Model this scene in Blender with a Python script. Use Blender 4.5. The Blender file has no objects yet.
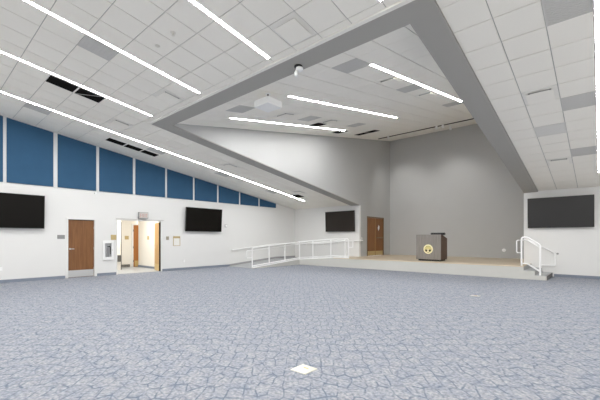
import bpy, math, random
from mathutils import Vector, Matrix
random.seed(7)
PI = math.pi
scene = bpy.context.scene
COL = scene.collection

# ------------------------------------------------------------------ measures
XL = -14.59          # left wall
XR = 2.45            # right wall
Y1 = 16.18           # far wall plane
YP = 14.40           # front edge of the stage
SX0, SX1 = -9.88, -2.32   # stage recess
YB = 19.75           # stage back wall
ZS = 0.46            # stage height
BX0, BX1, BY0 = -10.41, -1.85, 4.95   # outer edge of the grey bulkhead
BYI = 5.34           # inner front edge
YBK = -5.5           # how far the room runs back behind the camera
GX, GY = 0.6175, 0.613
def zc(y): return 3.29 + 0.151 * (Y1 - y)              # sloping main ceiling
def zv(y): return 4.965 + 0.1755 * (y - 5.35)          # rising stage ceiling

# ------------------------------------------------------------------ materials
MATS = {}
def new_mat(name):
    m = bpy.data.materials.new(name); m.use_nodes = True
    nt = m.node_tree
    return m, nt, nt.nodes['Principled BSDF']
def mat(name, col, rough=0.6, metal=0.0, noise=0.0, nscale=8.0, bump=0.0, bscale=200.0, spec=0.5, coat=0.0):
    if name in MATS: return MATS[name]
    m, nt, b = new_mat(name)
    b.inputs['Roughness'].default_value = rough
    b.inputs['Metallic'].default_value = metal
    b.inputs['Specular IOR Level'].default_value = spec
    b.inputs['Coat Weight'].default_value = coat
    tc = nt.nodes.new('ShaderNodeTexCoord')
    n = nt.nodes.new('ShaderNodeTexNoise'); n.inputs['Scale'].default_value = nscale; n.inputs['Detail'].default_value = 4
    nt.links.new(tc.outputs['Object'], n.inputs['Vector'])
    mx = nt.nodes.new('ShaderNodeMix'); mx.data_type = 'RGBA'
    k = noise
    mx.inputs[6].default_value = (col[0]*(1-k), col[1]*(1-k), col[2]*(1-k), 1)
    mx.inputs[7].default_value = (min(1, col[0]*(1+k)), min(1, col[1]*(1+k)), min(1, col[2]*(1+k)), 1)
    nt.links.new(n.outputs['Fac'], mx.inputs[0]); nt.links.new(mx.outputs[2], b.inputs['Base Color'])
    if bump:
        n2 = nt.nodes.new('ShaderNodeTexNoise'); n2.inputs['Scale'].default_value = bscale
        nt.links.new(tc.outputs['Object'], n2.inputs['Vector'])
        bp = nt.nodes.new('ShaderNodeBump'); bp.inputs['Strength'].default_value = bump; bp.inputs['Distance'].default_value = 0.01
        nt.links.new(n2.outputs['Fac'], bp.inputs['Height']); nt.links.new(bp.outputs['Normal'], b.inputs['Normal'])
    MATS[name] = m
    return m
def wood(name, c1, c2, scale=(9, 9, 0.7), rough=0.45, nscale=3.0):
    if name in MATS: return MATS[name]
    m, nt, b = new_mat(name)
    tc = nt.nodes.new('ShaderNodeTexCoord'); mp = nt.nodes.new('ShaderNodeMapping')
    mp.inputs['Scale'].default_value = scale
    n = nt.nodes.new('ShaderNodeTexNoise'); n.inputs['Scale'].default_value = nscale; n.inputs['Detail'].default_value = 6
    n.inputs['Distortion'].default_value = 0.6
    r = nt.nodes.new('ShaderNodeValToRGB')
    r.color_ramp.elements[0].position = 0.3; r.color_ramp.elements[0].color = (*c1, 1)
    r.color_ramp.elements[1].position = 0.72; r.color_ramp.elements[1].color = (*c2, 1)
    L = nt.links.new
    L(tc.outputs['Object'], mp.inputs['Vector']); L(mp.outputs['Vector'], n.inputs['Vector'])
    L(n.outputs['Fac'], r.inputs['Fac']); L(r.outputs['Color'], b.inputs['Base Color'])
    b.inputs['Roughness'].default_value = rough
    MATS[name] = m
    return m
def emis(name, col, strength):
    if name in MATS: return MATS[name]
    m, nt, b = new_mat(name)
    b.inputs['Base Color'].default_value = (*col, 1)
    b.inputs['Emission Color'].default_value = (*col, 1)
    b.inputs['Emission Strength'].default_value = strength
    MATS[name] = m
    return m
def glass(name):
    m, nt, b = new_mat(name)
    b.inputs['Base Color'].default_value = (.95, .97, .97, 1)
    b.inputs['Roughness'].default_value = 0.05
    b.inputs['Transmission Weight'].default_value = 1.0
    b.inputs['IOR'].default_value = 1.1
    b.inputs['Alpha'].default_value = .25
    return m
def carpet():
    m, nt, b = new_mat('carpet_crackle')
    N, L = nt.nodes.new, nt.links.new
    tc = N('ShaderNodeTexCoord')
    # slightly wavering coordinates
    dn = N('ShaderNodeTexNoise'); dn.inputs['Scale'].default_value = 5.0
    L(tc.outputs['Object'], dn.inputs['Vector'])
    ad = N('ShaderNodeMix'); ad.data_type = 'RGBA'; ad.blend_type = 'LINEAR_LIGHT'; ad.inputs[0].default_value = 0.022
    L(tc.outputs['Object'], ad.inputs[6]); L(dn.outputs['Color'], ad.inputs[7])
    def lines(scale, width, rot, sx, sy, rnd):
        vr = N('ShaderNodeVectorRotate'); vr.rotation_type = 'Z_AXIS'; vr.inputs['Angle'].default_value = rot
        L(ad.outputs[2], vr.inputs['Vector'])
        mp = N('ShaderNodeMapping'); mp.inputs['Scale'].default_value = (sx, sy, 1)
        L(vr.outputs['Vector'], mp.inputs['Vector'])
        v = N('ShaderNodeTexVoronoi'); v.feature = 'DISTANCE_TO_EDGE'; v.voronoi_dimensions = '2D'
        v.inputs['Scale'].default_value = scale; v.inputs['Randomness'].default_value = rnd
        L(mp.outputs['Vector'], v.inputs['Vector'])
        r = N('ShaderNodeMapRange'); r.inputs['From Min'].default_value = width * .35; r.inputs['From Max'].default_value = width
        r.inputs['To Min'].default_value = 1; r.inputs['To Max'].default_value = 0
        L(v.outputs['Distance'], r.inputs['Value'])
        return r.outputs['Result'], mp
    def mask(scale, lo, hi, off):
        mp = N('ShaderNodeMapping'); mp.inputs['Location'].default_value = off
        L(tc.outputs['Object'], mp.inputs['Vector'])
        n = N('ShaderNodeTexNoise'); n.inputs['Scale'].default_value = scale; n.inputs['Detail'].default_value = 2
        L(mp.outputs['Vector'], n.inputs['Vector'])
        r = N('ShaderNodeMapRange'); r.inputs['From Min'].default_value = lo; r.inputs['From Max'].default_value = hi
        L(n.outputs['Fac'], r.inputs['Value'])
        return r.outputs['Result']
    def mul(a, c):
        x = N('ShaderNodeMath'); x.operation = 'MULTIPLY'; L(a, x.inputs[0])
        if hasattr(c, 'links'): L(c, x.inputs[1])
        else: x.inputs[1].default_value = c
        return x.outputs[0]
    l1, _ = lines(7.7, 0.080, -.72, 1.0, 0.50, .62)
    l2, _ = lines(7.0, 0.075, .15, 0.6, 1.15, .75)
    k1 = mul(mul(l1, mask(6.5, .36, .54, (0, 0, 0))), 0.66)
    k2 = mul(mul(l2, mask(6.0, .42, .60, (5, 3, 0))), 0.62)
    base = N('ShaderNodeMix'); base.data_type = 'RGBA'
    base.inputs[6].default_value = (.305, .322, .368, 1); base.inputs[7].default_value = (.365, .368, .395, 1)
    L(mask(5.5, .35, .65, (2, 8, 0)), base.inputs[0])
    fib = N('ShaderNodeMix'); fib.data_type = 'RGBA'; fib.blend_type = 'MULTIPLY'; fib.inputs[0].default_value = 1.0
    fr = N('ShaderNodeValToRGB'); fr.color_ramp.elements[0].position = .3; fr.color_ramp.elements[0].color = (.58, .60, .64, 1)
    fr.color_ramp.elements[1].position = .7; fr.color_ramp.elements[1].color = (1.24, 1.23, 1.21, 1)
    fn = N('ShaderNodeTexNoise'); fn.inputs['Scale'].default_value = 30; fn.inputs['Detail'].default_value = 5
    L(tc.outputs['Object'], fn.inputs['Vector']); L(fn.outputs['Fac'], fr.inputs['Fac'])
    L(base.outputs[2], fib.inputs[6]); L(fr.outputs['Color'], fib.inputs[7])
    m1 = N('ShaderNodeMix'); m1.data_type = 'RGBA'; m1.inputs[7].default_value = (.085, .125, .18, 1)
    L(k1, m1.inputs[0]); L(fib.outputs[2], m1.inputs[6])
    m2 = N('ShaderNodeMix'); m2.data_type = 'RGBA'; m2.inputs[7].default_value = (.15, .18, .235, 1)
    L(k2, m2.inputs[0]); L(m1.outputs[2], m2.inputs[6])
    L(m2.outputs[2], b.inputs['Base Color'])
    b.inputs['Roughness'].default_value = 0.95
    b.inputs['Specular IOR Level'].default_value = 0.1
    bp = N('ShaderNodeBump'); bp.inputs['Strength'].default_value = .25; bp.inputs['Distance'].default_value = .01
    L(fn.outputs['Fac'], bp.inputs['Height']); L(bp.outputs['Normal'], b.inputs['Normal'])
    return m

M_WALL = mat('white_wall_paint', (.785, .78, .765), .7, noise=.012, nscale=1.5, bump=.03, bscale=120)
M_TILE = mat('ceiling_tile', (.90, .873, .807), .9, noise=.015, nscale=30, bump=.06, bscale=150)
M_GRID = mat('ceiling_grid_metal', (.44, .43, .41), .6)
M_SOFF = mat('grey_bulkhead_paint', (.375, .365, .34), .7, noise=.02, nscale=2)
M_GREY = mat('grey_wall_paint', (.505, .508, .505), .75, noise=.03, nscale=1.2, bump=.03, bscale=120)
M_BLUE = mat('blue_panel_fabric', (.038, .100, .185), .9, noise=.10, nscale=2.5, bump=.1, bscale=300, spec=.2)
M_BASE = mat('blue_grey_base', (.22, .25, .31), .7, noise=.08, nscale=20)
M_CARPET = carpet()
M_FASCIA = mat('stage_fascia_paint', (.60, .595, .56), .6, noise=.02, nscale=3)
M_RAMP = mat('ramp_surface', (.40, .41, .42), .8, noise=.06, nscale=15)
M_DECK = wood('stage_wood', (.62, .51, .37), (.71, .60, .45), (.8, 9, 9), .4, 3)
M_DOOR = wood('brown_door_wood', (.17, .065, .018), (.25, .108, .034), (14, 14, .7), .45, 2.2)
M_DOOR2 = wood('stage_door_wood', (.19, .072, .016), (.32, .135, .036), (14, 14, .7), .4, 2.2)
M_OAK = wood('oak_door_wood', (.46, .27, .095), (.56, .35, .14), (12, 12, .7), .4, 2)
M_ORANGE = wood('orange_door_wood', (.36, .13, .03), (.46, .19, .05), (12, 12, .7), .4, 2)
M_LECT = wood('lectern_laminate', (.20, .18, .162), (.275, .252, .232), (12, 12, .8), .45, 3)
M_LECTS = wood('lectern_side', (.09, .055, .037), (.135, .085, .06), (12, 12, .8), .5, 3)
M_RAIL = mat('white_rail_paint', (.97, .97, .965), .3)
M_SCREEN = mat('tv_screen', (.008, .007, .006), .25, spec=.12)
M_SCREEN2 = mat('tv_screen_glossy', (.012, .011, .011), .33, spec=.55)
M_SCREEN3 = mat('tv_screen_reflection', (.026, .020, .016), .3, spec=.25)  # brown reflection put into the screen colour
M_TVCASE = mat('tv_case', (.018, .017, .016), .4)
M_BLACK = mat('black_plastic', (.012, .012, .013), .5)
M_HOLE = mat('dark_void', (.012, .011, .010), .95, noise=.3, nscale=30, spec=.05)
M_GRILLE = mat('grey_grille', (.60, .59, .565), .7, noise=.06, nscale=60)
M_GRILLE2 = mat('pale_grille', (.74, .73, .695), .7, noise=.06, nscale=60)
M_VENT = mat('vent_enamel', (.84, .82, .77), .7)
M_VENTD = mat('vent_inner_shade', (.015, .015, .015), .9)  # near-black colour stands in for the shade up inside the diffuser
M_STEEL = mat('stainless_steel', (.68, .68, .67), .35, metal=.7, noise=.03, nscale=20)
M_BRASS = mat('gold_plate', (.62, .46, .20), .4, metal=.35)
M_FRAME = mat('door_frame_paint', (.80, .797, .78), .5)
M_GSIGN = mat('grey_sign', (.27, .27, .265), .5, noise=.08, nscale=40)
M_GOLDS = mat('gold_sign', (.52, .40, .19), .45, noise=.10, nscale=30)
M_WHITEP = mat('white_plastic', (.90, .90, .89), .4)
M_PAPER = mat('white_paper', (.82, .81, .77), .7)
M_CREAM = mat('cream_emblem', (.90, .82, .50), .5)
M_OLIVE = mat('olive_emblem', (.07, .058, .012), .5)
M_YELLOW = mat('yellow_emblem', (.66, .58, .24), .5)
M_EXITF = mat('exit_face', (.62, .60, .57), .4)
M_EXITR = mat('exit_letter_red', (.60, .33, .29), .5)
M_TILEFL = mat('corridor_tile', (.43, .455, .48), .35, noise=.05, nscale=4)
M_CWALL = mat('corridor_paint', (.86, .83, .77), .7, noise=.01)
M_SPRING = mat('brass_sprinkler', (.75, .72, .66), .4)
M_PLATE = mat('floor_plate', (.70, .68, .60), .5)
M_GLASS = glass('cabinet_glass')
M_LAMP = emis('strip_light_lens', (1.0, 1.0, .985), 70.0)
M_LAMP2 = emis('stage_light_lens', (1.0, .995, .98), 86.0)
M_HOUS = mat('light_housing', (.85, .85, .84), .5)
M_NOSE = mat('stair_nosing', (.36, .36, .355), .7)
M_GRYBOX = mat('grey_box', (.12, .115, .11), .5)
M_GREYDEV = mat('grey_canister', (.62, .62, .63), .4, noise=.1, nscale=30)
M_CAN = mat('silver_canister', (.34, .34, .35), .4)

# ------------------------------------------------------------------ mesh builder
class MB:
    def __init__(s): s.v = []; s.f = []; s.mi = []
    def poly(s, pts, mi=0):
        i = len(s.v); s.v += [tuple(p) for p in pts]; s.f.append(list(range(i, i+len(pts)))); s.mi.append(mi); return s
    def hexa(s, p, mi=0):     # 8 points: bottom ring 0-3 (ccw from above), top ring 4-7
        i = len(s.v); s.v += [tuple(q) for q in p]
        for a in ((3,2,1,0),(4,5,6,7),(0,1,5,4),(1,2,6,5),(2,3,7,6),(3,0,4,7)):
            s.f.append([i+k for k in a]); s.mi.append(mi)
        return s
    def box(s, x0, x1, y0, y1, z0, z1, mi=0):
        return s.hexa([(x0,y0,z0),(x1,y0,z0),(x1,y1,z0),(x0,y1,z0),(x0,y0,z1),(x1,y0,z1),(x1,y1,z1),(x0,y1,z1)], mi)
    def slab(s, x0, x1, y0, y1, zf, a, b, mi=0):    # box that follows a sloping plane: from zf+a up to zf+b
        return s.hexa([(x0,y0,zf(y0)+a),(x1,y0,zf(y0)+a),(x1,y1,zf(y1)+a),(x0,y1,zf(y1)+a),
                       (x0,y0,zf(y0)+b),(x1,y0,zf(y0)+b),(x1,y1,zf(y1)+b),(x0,y1,zf(y1)+b)], mi)
    def prism(s, pts, axis, a, b, mi=0):   # polygon (2-D) extruded along an axis
        def P(p, t):
            return {'x': (t, p[0], p[1]), 'y': (p[0], t, p[1]), 'z': (p[0], p[1], t)}[axis]
        n = len(pts); i = len(s.v)
        s.v += [P(p, a) for p in pts] + [P(p, b) for p in pts]
        s.f.append([i+k for k in range(n)][::-1]); s.f.append([i+n+k for k in range(n)]); s.mi += [mi, mi]
        for k in range(n):
            s.f.append([i+k, i+(k+1) % n, i+n+(k+1) % n, i+n+k]); s.mi.append(mi)
        return s
    def tube(s, pts, r, n=10, mi=0, r2=None):
        pts = [Vector(p) for p in pts]; r2 = r if r2 is None else r2
        rings = []; m = len(pts)
        up = None
        for k, p in enumerate(pts):
            t = ((pts[k+1]-p).normalized() if k < m-1 else Vector()) + ((p-pts[k-1]).normalized() if k else Vector())
            t.normalize()
            if up is None:
                ref = Vector((0,0,1)) if abs(t.z) < .9 else Vector((1,0,0))
                u = t.cross(ref).normalized()
            else:
                u = (up - t*up.dot(t)).normalized()
            up = u; w = t.cross(u)
            rr = r + (r2-r)*k/(m-1)
            i = len(s.v)
            s.v += [tuple(p + rr*(math.cos(2*PI*j/n)*u + math.sin(2*PI*j/n)*w)) for j in range(n)]
            rings.append(i)
        for a, b in zip(rings, rings[1:]):
            for j in range(n):
                s.f.append([a+j, a+(j+1) % n, b+(j+1) % n, b+j]); s.mi.append(mi)
        s.f.append([rings[0]+j for j in range(n)][::-1]); s.f.append([rings[-1]+j for j in range(n)]); s.mi += [mi, mi]
        return s
    def lathe(s, prof, n=20, c=(0,0,0), axis='z', mi=0):    # profile of (radius, height)
        i = len(s.v); m = len(prof)
        for r, h in prof:
            for j in range(n):
                a = 2*PI*j/n; p = (r*math.cos(a), r*math.sin(a), h)
                if axis == 'x': p = (p[2], p[0], p[1])
                if axis == 'y': p = (p[0], p[2], p[1])
                s.v.append((c[0]+p[0], c[1]+p[1], c[2]+p[2]))
        for k in range(m-1):
            for j in range(n):
                s.f.append([i+k*n+j, i+k*n+(j+1) % n, i+(k+1)*n+(j+1) % n, i+(k+1)*n+j]); s.mi.append(mi)
        s.f.append([i+j for j in range(n)][::-1]); s.f.append([i+(m-1)*n+j for j in range(n)]); s.mi += [mi, mi]
        return s
    def xf(s, M):
        s.v = [tuple(M @ Vector(p)) for p in s.v]; return s

def wloc(o):
    v = Vector((0,0,0))
    while o is not None:
        v += o.location; o = o.parent
    return v
def obj(name, mb, mats, parent=None, bevel=0.0, smooth=False, loc=None, label=None):
    me = bpy.data.meshes.new(name)
    org = wloc(parent) if parent is not None else Vector(loc if loc is not None else (0,0,0))
    me.from_pydata([tuple(Vector(p)-org) for p in mb.v], [], mb.f)
    if not isinstance(mats, (list, tuple)): mats = [mats]
    for m in mats: me.materials.append(m)
    for p, i in zip(me.polygons, mb.mi):
        p.material_index = i; p.use_smooth = smooth
    import bmesh
    bm = bmesh.new(); bm.from_mesh(me); bmesh.ops.recalc_face_normals(bm, faces=bm.faces); bm.to_mesh(me); bm.free()
    o = bpy.data.objects.new(name, me); COL.objects.link(o)
    if parent is not None: o.parent = parent
    else: o.location = org
    if bevel:
        b = o.modifiers.new('bevel', 'BEVEL'); b.width = bevel; b.segments = 2; b.limit_method = 'ANGLE'
    if smooth:
        e = o.modifiers.new('split', 'EDGE_SPLIT'); e.split_angle = math.radians(40)
    if label: o['label'] = label
    return o
def thing(name, label, cat, loc, group=None):
    o = bpy.data.objects.new(name, None); COL.objects.link(o)
    o.empty_display_size = .1
    o.location = loc; o['label'] = label; o['category'] = cat
    if group: o['group'] = group
    return o
def tag(o, label, cat, group=None):
    o['label'] = label; o['category'] = cat
    if group: o['group'] = group
    return o
def struct(name, mb, mats, parent=None, **k):
    o = obj(name, mb, mats, parent, **k)
    if parent is None: o['kind'] = 'structure'
    return o
def fillet(pts, r, n=5):
    pts = [Vector(p) for p in pts]; out = [pts[0]]
    for a, b, c in zip(pts, pts[1:], pts[2:]):
        d1 = (a-b); d2 = (c-b)
        if d1.normalized().dot(d2.normalized()) < -.995: out.append(b); continue
        q = min(r, d1.length*.45, d2.length*.45)
        p1 = b + d1.normalized()*q; p2 = b + d2.normalized()*q
        for k in range(n+1):
            t = k/n; out.append((1-t)**2*p1 + 2*t*(1-t)*b + t*t*p2)
    out.append(pts[-1]); return out

# ------------------------------------------------------------------ room shell
def grid_rect(y0, y1, z0, z1, holes):   # split a wall rectangle around its openings
    ys = sorted({y0, y1, *[h[0] for h in holes], *[h[1] for h in holes]})
    out = []
    for a, b in zip(ys, ys[1:]):
        hs = [h for h in holes if h[0] <= a and h[1] >= b]
        if not hs: out.append((a, b, z0, z1))
        else:
            h = hs[0]
            if h[2] > z0: out.append((a, b, z0, h[2]))
            if h[3] < z1: out.append((a, b, h[3], z1))
    return out

struct('floor', MB().box(XL-.15, XR+.15, YBK, YB+.2, -.15, 0), M_CARPET)

D1 = (3.82, 4.75, 0.0, 2.17)       # brown door opening
D0 = (5.008, 5.372, .628, 1.352)    # recess of the wall cabinet
D2 = (5.54, 7.35, 0.0, 2.19)       # corridor opening
mb = MB()
for a, b, c, d in grid_rect(YBK, Y1, 0, 3.2, [D1, D0, D2]): mb.box(XL-.15, XL, a, b, c, d)
mb.prism([(YBK, 3.2), (Y1, 3.2), (Y1, zc(Y1)+.05), (YBK, zc(YBK)+.05)], 'x', XL-.15, XL)
struct('wall_left', mb, M_WALL)
mb = MB(); mb.prism([(XL-.15, 0), (SX0, 0), (SX0, zc(Y1)-.036), (SX0-.15, zc(Y1)-.036), (SX0-.15, zc(Y1)+.03), (XL-.15, zc(Y1)+.03)], 'y', Y1, Y1+.15)
struct('wall_far_left', mb, M_WALL)
mb = MB(); mb.prism([(SX1, 0), (XR+.15, 0), (XR+.15, zc(Y1)+.03), (SX1+.15, zc(Y1)+.03), (SX1+.15, zc(Y1)-.036), (SX1, zc(Y1)-.036)], 'y', Y1, Y1+.15)
struct('wall_far_right', mb, M_WALL)
# right side: low wall under a row of tall window openings that let the daylight in
mb = MB(); mb.box(XR, XR+.15, 3.0, Y1+.15, 0, .35)
for y in (3.0, 6.2, 9.4, 12.6, 15.8): mb.prism([(y, .35), (y+.3, .35), (y+.3, zc(y+.3)-.3), (y, zc(y)-.3)], 'x', XR, XR+.15)
mb.prism([(3.0, zc(3)-.3), (Y1+.15, zc(Y1+.15)-.3), (Y1+.15, zc(Y1+.15)+.02), (3.0, zc(3)+.03)], 'x', XR, XR+.15)
struct('wall_right', mb, M_WALL)
# grey stage recess: its left wall runs forward above the sloping ceiling
mb = MB()
mb.prism([(BYI, zc(BYI)+.001), (Y1+.001, zc(Y1)+.001), (Y1+.001, zc(Y1)-.036), (Y1+.151, zc(Y1)-.036), (Y1+.151, 3.0), (YB+.15, 3.0), (YB+.15, zv(YB+.15)), (BYI, zv(BYI)+.02)], 'x', SX0-.15, SX0)
for a, b, c, d in grid_rect(Y1+.151, YB+.15, 0, 3.0, [(17.0, 18.92, 0, 2.66)]): mb.box(SX0-.15, SX0, a, b, c, d)
struct('wall_stage_left', mb, M_GREY)
mb = MB()
mb.prism([(BYI, zc(BYI)+.001), (Y1+.001, zc(Y1)+.001), (Y1+.001, zc(Y1)-.036), (Y1+.151, zc(Y1)-.036), (Y1+.151, 0), (YB+.15, 0), (YB+.15, zv(YB+.15)), (BYI, zv(BYI)+.02)], 'x', SX1, SX1+.15)
struct('wall_stage_right', mb, M_GREY)
struct('wall_stage_back', MB().box(SX0-.15, SX1+.15, YB, YB+.15, 0, zv(YB)+.1), M_GREY)
# bulkhead band round the opening, in the plane of the sloping ceiling
mb = MB()
o1, o2 = -.035, .12
mb.slab(BX0, SX0, BY0, Y1, zc, o1, 0); mb.slab(BX0, SX0-.151, BY0, Y1, zc, 0, o2)
mb.slab(SX1, BX1, BY0, Y1, zc, o1, 0); mb.slab(SX1+.151, BX1, BY0, Y1, zc, 0, o2)
mb.slab(SX0, SX1, BY0, BYI, zc, o1, o2)
mb.box(SX0, SX1, BYI-.05, BYI-.001, zc(BYI)+.1, zv(BYI)+.1)
struct('trim_1', mb, M_SOFF)
mb = MB(); mb.slab(BX0-.02, BX1+.02, BY0-.07, BY0-.001, zc, -.028, .02)
struct('trim_2', mb, M_VENT)

# ------------------------------------------------------------------ ceilings of lay-in tiles
gap = .008
def cells_x(x_ref, lo, hi):
    k = math.floor((lo-x_ref)/GX)
    out = []
    while x_ref+k*GX < hi:
        a, b = x_ref+k*GX, x_ref+(k+1)*GX
        out.append((max(a, lo), min(b, hi), k)); k += 1
    return [c for c in out if c[1]-c[0] > .05]
def cells_y(lo, hi):
    return [(max(a, lo), min(b, hi)) for a, b in [(1.67+k*GY, 1.67+(k+1)*GY) for k in range(-14, 32)] if min(b, hi)-max(a, lo) > .05]
LIGHTS = [  # x, y0, y1, ceiling
    (-12.42, -2.4, 14.56, zc), (-9.89, -2.4, 4.72, zc), (-7.44, -2.4, 4.75, zc), (-4.97, -2.4, 4.74, zc),
    (-2.48, -2.4, 4.72, zc), (-0.035, -2.4, 14.5, zc),
    (-8.68, 6.6, 12.95, zv), (-6.19, 6.6, 13.0, zv), (-3.72, 6.55, 12.95, zv)]
LW = .044
HOLES = []      # (x0,x1,y0,y1,ceiling) where a fitting takes the place of the tile
def build_ceiling(name, zf, xs, ylo, yhi, opening, holes, lights, back, gy=gap):
    mb = MB()
    for r in back: mb.slab(r[0], r[1], r[2], r[3], zf, .012, .05, 1)
    for a, b, k in xs:
        for c, d in cells_y(ylo, yhi):
            rects = [(a, b, c, d)]
            if opening:
                X0, X1, Y0 = opening
                if d > Y0 and b > X0 and a < X1:
                    rects = []
                    if c < Y0: rects.append((a, b, c, Y0))
                    if a < X0: rects.append((a, X0, max(c, Y0), d))
                    if b > X1: rects.append((X1, b, max(c, Y0), d))
            for (p, q, r, s) in rects:
                cx, cy = (p+q)/2, (r+s)/2
                if any(h[0]-.02 < cx < h[1]+.02 and h[2]-.02 < cy < h[3]+.02 for h in holes): continue
                for lx, l0, l1, _ in lights:
                    if l0-.1 < cy < l1:
                        if abs(p-lx) < .12: p = lx+LW
                        if abs(q-lx) < .12: q = lx-LW
                if q-p < .03 or s-r < .03: continue
                mb.slab(p+gap, q-gap, r+gy, s-gy, zf, 0, .0125, 0)
    return struct(name, mb, [M_TILE, M_GRID])
def cell(zf, x, y):       # the grid cell round a point, clipped by the strip lights
    xr = -0.03 if zf is zc else -6.19
    k = math.floor((x-xr)/GX); a, b = xr+k*GX, xr+(k+1)*GX
    j = math.floor((y-1.67)/GY); c, d = 1.67+j*GY, 1.67+(j+1)*GY
    for lx, l0, l1, f in LIGHTS:
        if f is zf and l0-.1 < y < l1:
            if abs(a-lx) < .12: a = lx+LW
            if abs(b-lx) < .12: b = lx-LW
    return a, b, c, d

# ------------------------------------------------------------------ ceiling fittings
def grille(x, y, zf, label, material=None, name='return_grille', group='flat grey grilles in the ceilings'):
    a, b, c, d = cell(zf, x, y); HOLES.append((a, b, c, d, zf))
    t = thing(name, label, 'ceiling grille', ((a+b)/2, (c+d)/2, zf((c+d)/2)), group)
    fr = MB(); w = .022
    for r in ((a, b, c, c+w), (a, b, d-w, d), (a, a+w, c+w, d-w), (b-w, b, c+w, d-w)): fr.slab(*r, zf, -.004, .012)
    obj('frame', fr, material or M_GRILLE, t)
    p = MB(); n = 12
    for i in range(n):
        y0 = c+w+(d-c-2*w)*i/n
        p.slab(a+w, b-w, y0+.004, y0+(d-c-2*w)/n-.004, zf, .001, .008)
    p.slab(a+w, b-w, c+w, d-w, zf, .009, .012)
    obj('louvre_panel', p, material or M_GRILLE, t)
def diffuser(x, y, zf, label):
    a, b, c, d = cell(zf, x, y); HOLES.append((a, b, c, d, zf))
    t = thing('supply_diffuser', label, 'ceiling vent', ((a+b)/2, (c+d)/2, zf((c+d)/2)), 'square plaque diffusers in the ceilings')
    e = .10; g = gap
    fl = MB()
    for r in ((a+g, b-g, c+g, c+e), (a+g, b-g, d-e, d-g), (a+g, a+e, c+e, d-e), (b-e, b-g, c+e, d-e)): fl.slab(*r, zf, 0, .0125)
    obj('flange', fl, M_VENT, t)
    th = MB(); h = .12
    for r in ((a+e, b-e, c+e, c+e+.006), (a+e, b-e, d-e-.006, d-e), (a+e, a+e+.006, c+e, d-e), (b-e-.006, b-e, c+e, d-e)):
        th.slab(*r, zf, .0, .028); th.slab(*r, zf, .028, h, 1)
    th.slab(a+e, b-e, c+e, d-e, zf, h, h+.006, 1)
    obj('throat', th, [M_VENT, M_VENTD], t)
    q = .025
    obj('plaque', MB().slab(a+e-q, b-e+q, c+e-q, d-e+q, zf, -.038, -.034), M_TILE, t)
    for x_, y_ in ((a+e+.03, c+e+.03), (b-e-.03, c+e+.03), (a+e+.03, d-e-.03), (b-e-.03, d-e-.03)):
        obj('hanger', MB().slab(x_-.006, x_+.006, y_-.006, y_+.006, zf, -.034, .11), M_VENTD, t)
def dark_slot(x, y, zf, n, label, x0=None, x1=None, part='opening_panel', brace=False, dy0=0, dy1=0):
    cs = [cell(zf, x, y+i*GY) for i in range(n)]
    a, b = cs[0][0], cs[0][1]
    for c in cs: HOLES.append((*c, zf))
    c, d = cs[0][2], cs[-1][3]
    t = thing('black_slot_vent', label, 'ceiling vent', ((a+b)/2, (c+d)/2, zf((c+d)/2)), 'black slot openings in the ceilings')
    A = a if x0 is None else x0; B = b if x1 is None else x1
    strips = [(A, A+.012, c, d, -.002, .01), (B-.012, B, c, d, -.002, .01)]
    if A-a > .03: strips.append((a+gap, A-.001, c+gap, d-gap, 0, .0125))
    if b-B > .03: strips.append((B+.001, b-gap, c+gap, d-gap, 0, .0125))
    if dy0: strips.append((A+.013, B-.013, c+gap, c+dy0, 0, .0125))
    if dy1: strips.append((A+.013, B-.013, d-dy1, d-gap, 0, .0125))
    for q in strips: obj('slot_frame', MB().slab(*q[:4], zf, *q[4:]), M_TILE, t)
    for i in range(1, n): obj('divider', MB().slab(A, B, c+(d-c)*i/n-.018, c+(d-c)*i/n+.018, zf, -.003, .012), M_VENT, t)
    if brace:
        ym = c+(d-c)*.75
        obj('hanger_wire', MB().tube([(A+.03, ym-.24, zf(ym-.24)+.001), (B-.03, ym+.2, zf(ym+.2)+.001)], .008, 6), M_GRID, t)
    hole = MB(); hole.slab(A+.01, B-.01, c+.01+dy0, d-.01-dy1, zf, .004, .012)
    obj('dark_panel', hole, M_HOLE, t)

grille(-7.8, 2.6, zc, 'large flat grey grille beside the third strip light from the left, before the bulkhead')
grille(-12.75, 2.6, zc, 'grey grille beside the long left strip light above the leftmost television')
grille(-.3, 6.25, zc, 'big grey grille at the top edge beside the rightmost strip light')
grille(-.3, 9.35, zc, 'middle grey grille beside the rightmost strip light')
grille(-.3, 12.5, zc, 'grey grille beside the rightmost strip light nearest the right television')
grille(-.95, 10.55, zc, 'pale grille between two square diffusers on the right ceiling', M_GRILLE2)
grille(-12.75, 6.2, zc, 'grey grille beside the triple black slot above the blue panels')
grille(-12.8, 9.3, zc, 'grey grille beside the long left strip light midway to the far wall')
grille(-12.8, 12.6, zc, 'grey grille beside the long left strip light nearest the far wall')
diffuser(-11.4, 4.4, zc, 'square diffuser beside the left tip of the grey bulkhead')
diffuser(-8.4, 4.4, zc, 'square diffuser between the ends of two strip lights, before the bulkhead')
diffuser(-4.05, 4.4, zc, 'largest square diffuser, close to the bulkhead at top middle')
diffuser(-1.0, 8.7, zc, 'square diffuser nearest the camera on the right ceiling')
diffuser(-.9, 13.2, zc, 'square diffuser on the right ceiling above the right television')
diffuser(-11.4, 8.7, zc, 'square diffuser left of the bulkhead midway along the long left strip light')
diffuser(-11.4, 13.0, zc, 'square diffuser by the far end of the long left strip light')
dark_slot(-10.3, 2.6, zc, 2, 'black slot in two lengths beside the second strip light from the left', x1=-10.0, brace=True)
dark_slot(-13.3, 5.0, zc, 3, 'black slot in three lengths above the blue wall panels', x0=-13.58, x1=-13.12)
dark_slot(-12.1, 13.7, zc, 1, 'short black slot at the far end of the long left strip light', dy1=.1)
grille(-7.7, 6.2, zv, 'grey grille on the stage ceiling left of the projector')
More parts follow.
